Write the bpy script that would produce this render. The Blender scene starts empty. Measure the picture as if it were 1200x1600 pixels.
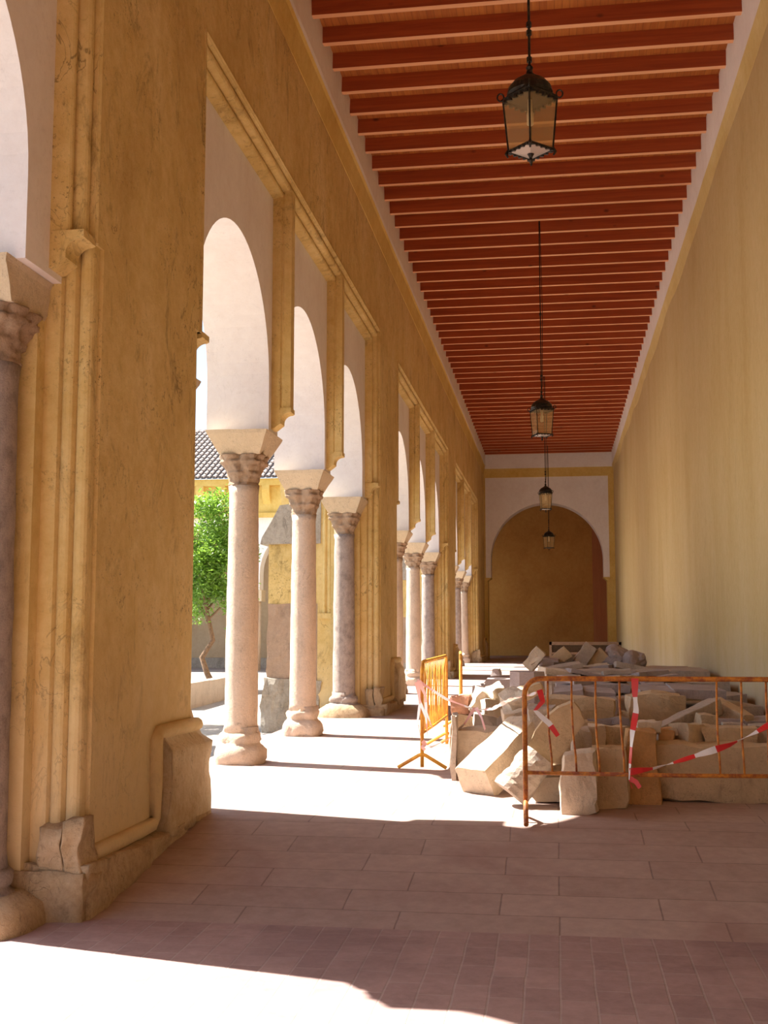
import bpy, bmesh, math, random
from math import sin, cos, pi, radians as R, sqrt, tan
from mathutils import Vector, Matrix, noise, Euler
S = bpy.context.scene
COL = S.collection
random.seed(7)

# ------------------------------------------------------------------ camera, light, exposure
FPX = 1820.0; CZ = 1.45
PIT = math.atan(195 / FPX); YAW = math.atan(270 / math.hypot(FPX, 195))
cd = bpy.data.cameras.new('camera'); cam = bpy.data.objects.new('camera', cd); COL.objects.link(cam)
cam.location = (0, 0, CZ)
cam.rotation_euler = (pi / 2 + PIT, 0, YAW)
cd.sensor_fit = 'VERTICAL'; cd.sensor_height = 32; cd.lens = FPX * 32 / 1600
cd.clip_start = 0.05; cd.clip_end = 500
S.camera = cam

SUN_EL = R(53); SUN_DIR = Vector((1, -0.245, 0)).normalized() * cos(SUN_EL) + Vector((0, 0, -sin(SUN_EL)))
sd = bpy.data.lights.new('sun', 'SUN'); sun = bpy.data.objects.new('sun', sd); COL.objects.link(sun)
sd.energy = 34.0; sd.color = (1.0, 0.955, 0.88); sd.angle = R(0.53)
sun.location = (-20, 5, 25)
sun.rotation_euler = SUN_DIR.to_track_quat('-Z', 'Y').to_euler()

w = bpy.data.worlds.new('sky'); S.world = w; w.use_nodes = True
nt = w.node_tree; bg = nt.nodes['Background']
sky = nt.nodes.new('ShaderNodeTexSky'); sky.sky_type = 'NISHITA'; sky.sun_disc = False
sky.sun_elevation = SUN_EL; sky.sun_rotation = R(-76); sky.air_density = 1.0; sky.dust_density = 1.5; sky.ozone_density = 1.0
nt.links.new(sky.outputs[0], bg.inputs[0]); bg.inputs[1].default_value = 0.52
S.view_settings.view_transform = 'Standard'; S.view_settings.look = 'None'
S.view_settings.gamma = 1.0; S.view_settings.use_curve_mapping = False
S.view_settings.exposure = -0.68
S.cycles.use_denoising = True
S.cycles.max_bounces = 12; S.cycles.diffuse_bounces = 8; S.cycles.transparent_max_bounces = 16
S.cycles.sample_clamp_indirect = 8.0

def fl(Y):
    if Y > 9.3: return 0.0128 * (Y - 9.3)
    if Y > 7.1: return -0.129 * (9.3 - Y)
    return -0.2838 - 0.02 * (7.1 - Y)

_F = Vector((-sin(YAW) * cos(PIT), cos(YAW) * cos(PIT), sin(PIT)))
_R = Vector((cos(YAW), sin(YAW), 0)); _U = _R.cross(_F)
def at(x, y, Y):
    """world point seen at photo pixel x, y on the plane of depth Y"""
    d = _F * FPX + _R * (x - 600) - _U * (y - 800)
    d = d / d.y
    return Vector((d.x * Y, Y, CZ + d.z * Y))

# ------------------------------------------------------------------ materials
def ramp(nt, src, stops):
    r = nt.nodes.new('ShaderNodeValToRGB')
    while len(r.color_ramp.elements) < len(stops): r.color_ramp.elements.new(0.5)
    for e, (p, c) in zip(r.color_ramp.elements, stops):
        e.position = p; e.color = (*c, 1) if len(c) == 3 else c
    nt.links.new(src, r.inputs[0]); return r.outputs[0]
def noise_n(nt, vec, scale, detail=6, rough=0.6, dist=0.0):
    n = nt.nodes.new('ShaderNodeTexNoise'); n.inputs['Scale'].default_value = scale
    n.inputs['Detail'].default_value = detail; n.inputs['Roughness'].default_value = rough
    n.inputs['Distortion'].default_value = dist
    nt.links.new(vec, n.inputs['Vector']); return n.outputs[0]
def mixc(nt, f, a, b, mode='MIX'):
    m = nt.nodes.new('ShaderNodeMix'); m.data_type = 'RGBA'; m.blend_type = mode
    for s, v in ((m.inputs[0], f), (m.inputs[6], a), (m.inputs[7], b)):
        if hasattr(v, 'links'): nt.links.new(v, s)
        elif isinstance(v, (int, float)): s.default_value = v
        else: s.default_value = (*v, 1)
    return m.outputs[2]
def vecmap(nt, vec, sc=(1, 1, 1), rot=(0, 0, 0), loc=(0, 0, 0)):
    m = nt.nodes.new('ShaderNodeMapping'); m.inputs['Scale'].default_value = sc
    m.inputs['Rotation'].default_value = rot; m.inputs['Location'].default_value = loc
    nt.links.new(vec, m.inputs[0]); return m.outputs[0]
def newmat(name, rough=0.85):
    m = bpy.data.materials.new(name); m.use_nodes = True
    nt = m.node_tree; b = nt.nodes['Principled BSDF']; b.inputs['Roughness'].default_value = rough
    g = nt.nodes.new('ShaderNodeNewGeometry')
    return m, nt, b, g.outputs['Position']
def bump(nt, b, h, st=0.3, d=0.02):
    n = nt.nodes.new('ShaderNodeBump'); n.inputs['Strength'].default_value = st; n.inputs['Distance'].default_value = d
    nt.links.new(h, n.inputs['Height']); nt.links.new(n.outputs[0], b.inputs['Normal'])
def plaster(name, base, dark, light, sc=1.0, stain=0.45, bst=0.25, streak=False, low=None):
    m, nt, b, P = newmat(name, 0.92)
    n1 = noise_n(nt, vecmap(nt, P, (1, 1, 0.35 if streak else 0.8)), 0.9 * sc, 8, 0.62, 0.3)
    c = ramp(nt, n1, [(0.3, dark), (0.48, base), (0.72, light)])
    n2 = noise_n(nt, P, 7 * sc, 8, 0.75)
    c = mixc(nt, 0.35, c, ramp(nt, n2, [(0.35, dark), (0.65, light)]))
    n3 = noise_n(nt, vecmap(nt, P, (1, 1, 0.5)), 2.6 * sc, 10, 0.8, 0.6)
    st = ramp(nt, n3, [(0.55, (0, 0, 0)), (0.68, (stain,) * 3)])
    c = mixc(nt, st, c, tuple(x * 0.45 for x in dark))
    # fine pits and hairline cracks
    n4 = noise_n(nt, P, 26 * sc, 4, 0.8)
    n5 = noise_n(nt, vecmap(nt, P, (1, 1, 1), loc=(7, 3, 5)), 1.7 * sc, 3)
    pit = ramp(nt, n4, [(0.56, (0, 0, 0)), (0.66, (0.9,) * 3)])
    msk = ramp(nt, n5, [(0.47, (0.05,) * 3), (0.66, (min(1, stain * 2.0),) * 3)])
    c = mixc(nt, mixc(nt, 1.0, pit, msk, 'MULTIPLY'), c, tuple(x * 0.30 for x in dark))
    n6 = noise_n(nt, vecmap(nt, P, (1, 1, 0.6)), 2.1 * sc, 5, 0.55, 1.2)
    crk = ramp(nt, n6, [(0.494, (0, 0, 0)), (0.4985, (0.75,) * 3), (0.5015, (0.75,) * 3), (0.506, (0, 0, 0))])
    n7 = noise_n(nt, vecmap(nt, P, (1, 1, 1), loc=(17, 3, 5)), 0.7 * sc, 3)
    c = mixc(nt, mixc(nt, 1.0, crk, ramp(nt, n7, [(0.52, (0, 0, 0)), (0.6, (min(1, stain * 1.6),) * 3)]), 'MULTIPLY'), c, tuple(x * 0.35 for x in dark))
    if low:
        sp = nt.nodes.new('ShaderNodeSeparateXYZ'); nt.links.new(P, sp.inputs[0])
        mr = nt.nodes.new('ShaderNodeMapRange'); mr.inputs[1].default_value = 0.1; mr.inputs[2].default_value = 1.6
        mr.inputs[3].default_value = 0.75; mr.inputs[4].default_value = 0
        ad = nt.nodes.new('ShaderNodeMath'); ad.operation = 'MULTIPLY_ADD'
        nt.links.new(n1, ad.inputs[0]); ad.inputs[1].default_value = -1.6; ad.inputs[2].default_value = 0.8
        a2 = nt.nodes.new('ShaderNodeMath'); nt.links.new(sp.outputs[2], a2.inputs[0]); nt.links.new(ad.outputs[0], a2.inputs[1])
        nt.links.new(a2.outputs[0], mr.inputs[0])
        c = mixc(nt, mr.outputs[0], c, low)
    nt.links.new(c, b.inputs['Base Color'])
    bump(nt, b, n2, bst, 0.02)
    return m
M = {}
M['ochre'] = plaster('ochre plaster', (0.66, 0.475, 0.17), (0.49, 0.32, 0.09), (0.77, 0.61, 0.30), stain=0.75, bst=0.6, low=(0.62, 0.49, 0.29))
M['ochre_worn'] = plaster('worn cream footing', (0.66, 0.52, 0.31), (0.44, 0.29, 0.13), (0.76, 0.66, 0.47), sc=1.8, stain=0.75, bst=0.9)
M['yellow_soft'] = plaster('soft yellow band', (0.60, 0.45, 0.17), (0.54, 0.38, 0.12), (0.68, 0.54, 0.26), stain=0.15)
M['ochre_dull'] = plaster('dull ochre plaster', (0.46, 0.34, 0.21), (0.40, 0.28, 0.16), (0.52, 0.40, 0.26), stain=0.1)
M['maroon'] = plaster('red brown plaster', (0.40, 0.13, 0.045), (0.34, 0.10, 0.035), (0.45, 0.17, 0.06), stain=0.1)
M['ochre_far'] = plaster('ochre plaster of end wall', (0.55, 0.28, 0.07), (0.44, 0.20, 0.045), (0.62, 0.36, 0.10), stain=0.1)
M['right'] = plaster('pale ochre plaster', (0.51, 0.375, 0.165), (0.44, 0.305, 0.11), (0.56, 0.43, 0.22), stain=0.16, streak=True, low=(0.54, 0.44, 0.31))
M['yellow'] = plaster('yellow cornice paint', (0.66, 0.46, 0.12), (0.55, 0.34, 0.07), (0.74, 0.56, 0.2), stain=0.15)
M['white'] = plaster('white limewash', (0.80, 0.76, 0.74), (0.72, 0.66, 0.63), (0.86, 0.83, 0.81), stain=0.10, bst=0.15)
M['rubble'] = plaster('weathered stone footing', (0.50, 0.36, 0.20), (0.30, 0.20, 0.11), (0.64, 0.50, 0.33), sc=3, stain=0.7, bst=0.8)
M['greystone'] = plaster('grey weathered stone', (0.36, 0.31, 0.25), (0.20, 0.17, 0.13), (0.50, 0.44, 0.36), sc=2.5, stain=0.7, bst=0.7)
def stone_mat(name, base, k=0.25, sc=6.0):
    d = tuple(x * (1 - k) for x in base); l = tuple(min(1, x * (1 + k * 0.7)) for x in base)
    return plaster(name, base, d, l, sc=sc, stain=0.5, bst=0.9)
M['marble'] = stone_mat('pinkish worn marble', (0.64, 0.50, 0.38), 0.22, 4)
M['marble_grey'] = stone_mat('speckled grey granite', (0.43, 0.345, 0.295), 0.5, 12)
M['capital'] = stone_mat('worn brown stone', (0.42, 0.29, 0.19), 0.35, 6)
M['impost'] = stone_mat('cream limestone', (0.66, 0.53, 0.36), 0.15, 3)
M['lime'] = stone_mat('ochre limestone', (0.58, 0.42, 0.25), 0.22, 3)
M['lime_grey'] = stone_mat('greyish limestone', (0.48, 0.39, 0.31), 0.22, 3)
M['lime_pale'] = stone_mat('pale limestone', (0.68, 0.56, 0.42), 0.18, 3)
M['lime_orange'] = stone_mat('rust stained limestone', (0.56, 0.31, 0.12), 0.3, 3)
M['slate'] = stone_mat('violet grey slab', (0.40, 0.33, 0.31), 0.2, 3)
M['brickred'] = stone_mat('salmon brick stone', (0.62, 0.33, 0.22), 0.15, 5)
M['dark'] = stone_mat('dark brown stone', (0.13, 0.085, 0.05), 0.4, 4)

def wood(name, base, dark, axis='x'):
    m, nt, b, P = newmat(name, 0.62)
    sc = {'x': (0.35, 9, 9), 'y': (9, 0.35, 9)}[axis]
    n = noise_n(nt, vecmap(nt, P, sc), 1.6, 7, 0.65, 0.8)
    c = ramp(nt, n, [(0.3, dark), (0.7, base)])
    v = nt.nodes.new('ShaderNodeTexVoronoi'); v.inputs['Scale'].default_value = 1.5
    nt.links.new(vecmap(nt, P, (0.9, 1.4, 1.4)), v.inputs['Vector'])
    kn = ramp(nt, v.outputs['Distance'], [(0.03, (0.75,) * 3), (0.09, (0, 0, 0))])
    c = mixc(nt, kn, c, tuple(x * 0.25 for x in dark))
    nt.links.new(c, b.inputs['Base Color']); bump(nt, b, n, 0.15, 0.01)
    return m
M['beam_lit_face'] = wood('beam underside with painted bounce light', (0.80, 0.42, 0.22), (0.66, 0.30, 0.14))  # same wood; light from the bright floor is painted into the bottom face
M['beam'] = wood('red stained beam', (0.43, 0.090, 0.018), (0.27, 0.044, 0.008))
def planks():
    m, nt, b, P = newmat('orange pine planks', 0.6)
    br = nt.nodes.new('ShaderNodeTexBrick'); br.offset = 0.35
    nt.links.new(vecmap(nt, P, (1, 1, 1), (0, 0, pi / 2)), br.inputs['Vector'])
    br.inputs['Scale'].default_value = 1; br.inputs['Brick Width'].default_value = 3.1; br.inputs['Row Height'].default_value = 0.095
    br.inputs['Mortar Size'].default_value = 0.003; br.inputs['Color1'].default_value = (0.52, 0.17, 0.035, 1)
    br.inputs['Color2'].default_value = (0.36, 0.09, 0.018, 1); br.inputs['Mortar'].default_value = (0.12, 0.03, 0.01, 1)
    n = noise_n(nt, vecmap(nt, P, (14, 0.8, 9)), 1.5, 6, 0.6, 0.6)
    c = mixc(nt, 0.4, br.outputs[0], ramp(nt, n, [(0.3, (0.30, 0.07, 0.012)), (0.7, (0.62, 0.26, 0.05))]))
    nt.links.new(c, b.inputs['Base Color']); return m
M['planks'] = planks()

def paving(name, c1, c2, mort, bw, rh, rot, sc_noise, off=0.5, msz=0.006, stain=0.4, tint=None):
    m, nt, b, P = newmat(name, 0.72)
    jit = noise_n(nt, P, 1.1, 2)
    br = nt.nodes.new('ShaderNodeTexBrick'); br.offset = off
    va = nt.nodes.new('ShaderNodeVectorMath'); va.operation = 'MULTIPLY_ADD'
    nj = nt.nodes.new('ShaderNodeTexNoise'); nj.inputs['Scale'].default_value = 2.2; nt.links.new(P, nj.inputs['Vector'])
    nt.links.new(nj.outputs[1], va.inputs[0]); va.inputs[1].default_value = (0.018, 0.018, 0); nt.links.new(P, va.inputs[2])
    nt.links.new(vecmap(nt, va.outputs[0], (1, 1, 0), (0, 0, rot)), br.inputs['Vector'])
    br.inputs['Scale'].default_value = 1; br.inputs['Brick Width'].default_value = bw; br.inputs['Row Height'].default_value = rh
    br.inputs['Mortar Size'].default_value = msz; br.inputs['Mortar Smooth'].default_value = 0.3
    br.inputs['Color1'].default_value = (*c1, 1); br.inputs['Color2'].default_value = (*c2, 1); br.inputs['Mortar'].default_value = (*mort, 1)
    n = noise_n(nt, P, sc_noise, 9, 0.72)
    c = mixc(nt, 0.30, br.outputs[0], ramp(nt, n, [(0.3, tuple(x * 0.6 for x in c2)), (0.7, tuple(min(1, x * 1.3) for x in c1))]))
    n2 = noise_n(nt, P, 0.8, 6, 0.6, 0.5)
    c = mixc(nt, ramp(nt, n2, [(0.5, (0, 0, 0)), (0.68, (stain,) * 3)]), c, tint or tuple(x * 0.6 for x in c2))
    nt.links.new(c, b.inputs['Base Color'])
    hm = mixc(nt, 0.3, br.outputs[1], n)
    bn = nt.nodes.new('ShaderNodeBump'); bn.invert = True; bn.inputs['Strength'].default_value = 0.5; bn.inputs['Distance'].default_value = 0.008
    nt.links.new(hm, bn.inputs['Height']); nt.links.new(bn.outputs[0], b.inputs['Normal'])
    return m
M['slabs'] = paving('stone slab paving', (0.42, 0.31, 0.26), (0.34, 0.24, 0.20), (0.19, 0.13, 0.11), 0.98, 0.37, 0, 9, 0.37, tint=(0.23, 0.10, 0.085))
M['bricks'] = paving('terracotta brick paving', (0.40, 0.265, 0.235), (0.28, 0.175, 0.16), (0.38, 0.29, 0.25), 0.34, 0.175, pi / 2, 12, 0.5, 0.006, 0.6, tint=(0.17, 0.095, 0.09))
M['cobble'] = stone_mat('courtyard cobbles', (0.36, 0.33, 0.30), 0.3, 8)

def simple(name, col, rough=0.5, metal=0.0, var=0.0, vs=20, col2=None):
    m, nt, b, P = newmat(name, rough); b.inputs['Metallic'].default_value = metal
    if col2:
        tc = nt.nodes.new('ShaderNodeTexCoord')
        n = noise_n(nt, tc.outputs['Object'], vs, 8, 0.7)
        nt.links.new(ramp(nt, n, [(0.42, col), (0.6, col2)]), b.inputs['Base Color']); bump(nt, b, n, 0.3, 0.003)
    else: b.inputs['Base Color'].default_value = (*col, 1)
    return m
M['rusty'] = simple('rusty orange barrier paint', (0.66, 0.25, 0.03), 0.6, 0, col2=(0.30, 0.075, 0.02), vs=14)
M['yelbar'] = simple('yellow barrier paint', (0.86, 0.44, 0.05), 0.55, 0, col2=(0.62, 0.26, 0.04), vs=9)
M['iron'] = simple('black wrought iron', (0.018, 0.016, 0.014), 0.45, 0.6, col2=(0.05, 0.04, 0.03), vs=30)
M['zinc'] = simple('pale zinc band', (0.55, 0.52, 0.48), 0.4, 0.5)
M['bulb'] = simple('milky bulb glass', (0.85, 0.82, 0.75), 0.3)
M['tape_red'] = simple('red plastic tape', (0.72, 0.03, 0.03), 0.35)
M['tape_sunblown'] = simple('red tape with painted sun glare', (0.86, 0.50, 0.46), 0.35)  # red paled to pink, painting in the sun's overexposure on the tape
M['tape_white'] = simple('white plastic tape', (0.86, 0.82, 0.80), 0.35)
M['bark'] = simple('tree bark', (0.22, 0.13, 0.07), 0.9, col2=(0.12, 0.07, 0.04), vs=18)
m, nt, b, P = newmat('glossy orange leaves', 0.35)
n = noise_n(nt, P, 5, 4)
nt.links.new(ramp(nt, n, [(0.3, (0.05, 0.14, 0.02)), (0.7, (0.20, 0.34, 0.04))]), b.inputs['Base Color'])
tr = nt.nodes.new('ShaderNodeBsdfTranslucent'); tr.inputs[0].default_value = (0.30, 0.50, 0.06, 1)
mx = nt.nodes.new('ShaderNodeMixShader'); mx.inputs[0].default_value = 0.35
nt.links.new(b.outputs[0], mx.inputs[1]); nt.links.new(tr.outputs[0], mx.inputs[2])
nt.links.new(mx.outputs[0], nt.nodes['Material Output'].inputs[0]); M['leaf'] = m
m, nt, b, P = newmat('dusty amber lantern glass', 0.1)
tp = nt.nodes.new('ShaderNodeBsdfTransparent'); tp.inputs[0].default_value = (0.86, 0.78, 0.60, 1)
df = nt.nodes.new('ShaderNodeBsdfDiffuse'); df.inputs[0].default_value = (0.80, 0.60, 0.32, 1)
mx1 = nt.nodes.new('ShaderNodeMixShader'); mx1.inputs[0].default_value = 0.22
gl = nt.nodes.new('ShaderNodeBsdfGlossy'); gl.inputs['Roughness'].default_value = 0.05
mx = nt.nodes.new('ShaderNodeMixShader'); mx.inputs[0].default_value = 0.07
nt.links.new(tp.outputs[0], mx1.inputs[1]); nt.links.new(df.outputs[0], mx1.inputs[2])
nt.links.new(mx1.outputs[0], mx.inputs[1]); nt.links.new(gl.outputs[0], mx.inputs[2])
nt.links.new(mx.outputs[0], nt.nodes['Material Output'].inputs[0]); M['glass'] = m
m, nt, b, P = newmat('bottom glass with painted reflection', 0.3); b.inputs['Base Color'].default_value = (0.72, 0.66, 0.60, 1)  # pale half-opaque colour painted in for the bright reflection on the pane
tp = nt.nodes.new('ShaderNodeBsdfTransparent'); mx = nt.nodes.new('ShaderNodeMixShader'); mx.inputs[0].default_value = 0.6
nt.links.new(tp.outputs[0], mx.inputs[1]); nt.links.new(b.outputs[0], mx.inputs[2]); nt.links.new(mx.outputs[0], nt.nodes['Material Output'].inputs[0]); M['pane_glare'] = m
M['brownstone'] = stone_mat('eroded brown masonry', (0.42, 0.29, 0.20), 0.3, 3)
M['tile_channel_shade'] = stone_mat('channel tile with painted shade', (0.15, 0.125, 0.11), 0.3, 5)  # dark colour painted in for the shade between tile rows and channels
M['tile'] = stone_mat('weathered roof tile', (0.50, 0.42, 0.36), 0.3, 5)

# ------------------------------------------------------------------ helpers
def obj(name, bm, mat, parent=None, smooth=False, keep=False):
    me = bpy.data.meshes.new(name)
    if not keep: bmesh.ops.recalc_face_normals(bm, faces=bm.faces)
    if smooth:
        for f in bm.faces: f.smooth = True
    bm.to_mesh(me); bm.free()
    for mm in (mat if isinstance(mat, (list, tuple)) else [mat]): me.materials.append(M[mm])
    o = bpy.data.objects.new(name, me); COL.objects.link(o)
    if parent: o.parent = parent
    return o
def tag(o, label=None, cat=None, group=None, kind=None):
    if label: o['label'] = label
    if cat: o['category'] = cat
    if group: o['group'] = group
    if kind: o['kind'] = kind
    return o
def struct(o): o['kind'] = 'structure'; return o
def empty(name, loc, label, cat, rotz=0, group=None):
    o = bpy.data.objects.new(name, None); COL.objects.link(o); o.location = loc; o.rotation_euler = (0, 0, rotz)
    o.empty_display_size = 0.2
    return tag(o, label, cat, group)
def box(bm, x0, x1, y0, y1, z0, z1, mi=0):
    v = [bm.verts.new((x, y, z)) for z in (z0, z1) for y in (y0, y1) for x in (x0, x1)]
    for q in ((0, 2, 3, 1), (4, 5, 7, 6), (0, 1, 5, 4), (2, 6, 7, 3), (0, 4, 6, 2), (1, 3, 7, 5)):
        f = bm.faces.new([v[i] for i in q]); f.material_index = mi
    return v
def prism(bm, pts, axis, a, b):
    """pts 2D polygon, extruded along axis between a and b"""
    def mk(p, t):
        return {'x': (t, p[0], p[1]), 'y': (p[0], t, p[1]), 'z': (p[0], p[1], t)}[axis]
    A = [bm.verts.new(mk(p, a)) for p in pts]; B = [bm.verts.new(mk(p, b)) for p in pts]
    for f in (bm.faces.new(A), bm.faces.new(B[::-1])): f.normal_update()
    n = len(pts)
    for i in range(n): bm.faces.new([A[i], B[i], B[(i + 1) % n], A[(i + 1) % n]])
def tube(bm, pts, r, seg=8, cap=True):
    pts = [Vector(p) for p in pts]; rings = []
    up = None
    for i, p in enumerate(pts):
        t = (pts[min(i + 1, len(pts) - 1)] - pts[max(i - 1, 0)]).normalized()
        if up is None: up = Vector((0, 0, 1)) if abs(t.z) < 0.9 else Vector((0, 1, 0))
        a = t.cross(up).normalized(); up = a.cross(t).normalized()
        rr = r[i] if isinstance(r, (list, tuple)) else r
        rings.append([bm.verts.new(p + (a * cos(2 * pi * k / seg) + up * sin(2 * pi * k / seg)) * rr) for k in range(seg)])
    for A, B in zip(rings, rings[1:]):
        for k in range(seg): bm.faces.new([A[k], A[(k + 1) % seg], B[(k + 1) % seg], B[k]])
    if cap: bm.faces.new(rings[0][::-1]); bm.faces.new(rings[-1])
def ring_shape(bm, rings, seg=48, amp=0.0, nsc=4.0, off=Vector(), leaf=None):
    """rings: (z, rx, ry, n) superellipse cross sections stacked in z"""
    R_ = []
    for (z, rx, ry, n) in rings:
        row = []
        for k in range(seg):
            a = 2 * pi * k / seg; c, s = cos(a), sin(a)
            q = (abs(c) ** n + abs(s) ** n) ** (-1 / n)
            x, y = rx * q * c, ry * q * s
            if leaf: f = leaf(z, a); x *= f; y *= f
            v = Vector((x, y, z))
            if amp:
                d = noise.noise((v + off) * nsc) * amp + noise.noise((v + off) * nsc * 3.1) * amp * 0.5
                v += Vector((c, s, 0)) * d
            row.append(bm.verts.new(v))
        R_.append(row)
    for A, B in zip(R_, R_[1:]):
        for k in range(seg): bm.faces.new([A[k], A[(k + 1) % seg], B[(k + 1) % seg], B[k]])
    bm.faces.new(R_[0][::-1]); bm.faces.new(R_[-1])
def rough_up(bm, cuts, amp, nsc, off=0.0, rnd=0.0, mask=None):
    bmesh.ops.subdivide_edges(bm, edges=bm.edges[:], cuts=cuts, use_grid_fill=True)
    o = Vector((off, off * 1.7, off * 0.3))
    for v in bm.verts:
        if mask and not mask(v.co): continue
        d = Vector((noise.noise((v.co + o) * nsc), noise.noise((v.co + o) * nsc + Vector((31, 7, 3))), noise.noise((v.co + o) * nsc + Vector((5, 77, 13)))))
        e = Vector((noise.noise((v.co + o) * nsc * 3), noise.noise((v.co + o) * nsc * 3 + Vector((31, 7, 3))), 0))
        v.co += d * amp + e * amp * 0.4

# ------------------------------------------------------------------ floor and ground
XL, XR = -4.02, 2.45
def ground(name, prof, x0, x1, mats, idx, nx=1):
    bm = bmesh.new()
    rows = [[bm.verts.new((x0 + (x1 - x0) * i / nx, Y, z)) for i in range(nx + 1)] for Y, z in prof]
    low = [[bm.verts.new((x0 + (x1 - x0) * i / nx, Y, z - 0.35)) for i in (0, nx)] for Y, z in prof]
    for j in range(len(prof) - 1):
        for i in range(nx):
            f = bm.faces.new([rows[j][i], rows[j][i + 1], rows[j + 1][i + 1], rows[j + 1][i]]); f.material_index = idx(prof[j][0])
        bm.faces.new([rows[j][0], rows[j + 1][0], low[j + 1][0], low[j][0]])
        bm.faces.new([rows[j][nx], rows[j + 1][nx], low[j + 1][1], low[j][1]])
    return obj(name, bm, mats)
floor = struct(ground('floor', [(Y, fl(Y)) for Y in (-9, 7.1, 9.3, 70)], XL, XR + 0.25, ['slabs', 'bricks'], lambda Y: 1 if Y < 7 else 0))
yard = struct(ground('courtyard_ground', [(-9, -0.95), (7, -0.5), (9.3, -0.2), (22, -0.17), (40, -0.06), (70, 0.02)], -60, XL, ['cobble'], lambda Y: 0))

# ------------------------------------------------------------------ left wall : piers, alfiz frames, arches
XI, XP, XO = -2.98, -3.20, -3.93       # corridor face, recessed panel face, outer face of arch walls
ZF = 6.74; ZC = 4.04                   # top of frames, bottom of frames
PIERS = [(-5.4, -3.1), (7.10, 9.45), (19.65, 22.05), (32.62, 35.0), (45.1, 49.3)]
BAYS = [(-3.1, 7.10, (-2.85, 0.38, 3.58, 6.78)), (9.45, 19.65, (9.72, 12.93, 16.17, 19.4)), (22.05, 32.62, (22.32, 25.65, 28.98, 32.35)), (35.0, 45.1, (35.27, 38.45, 41.65, 44.83))]
bm = bmesh.new()
box(bm, -4.05, XI, -9, 49.3, ZF, 9.75)
wl = struct(obj('wall_left', bm, 'ochre'))

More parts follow.
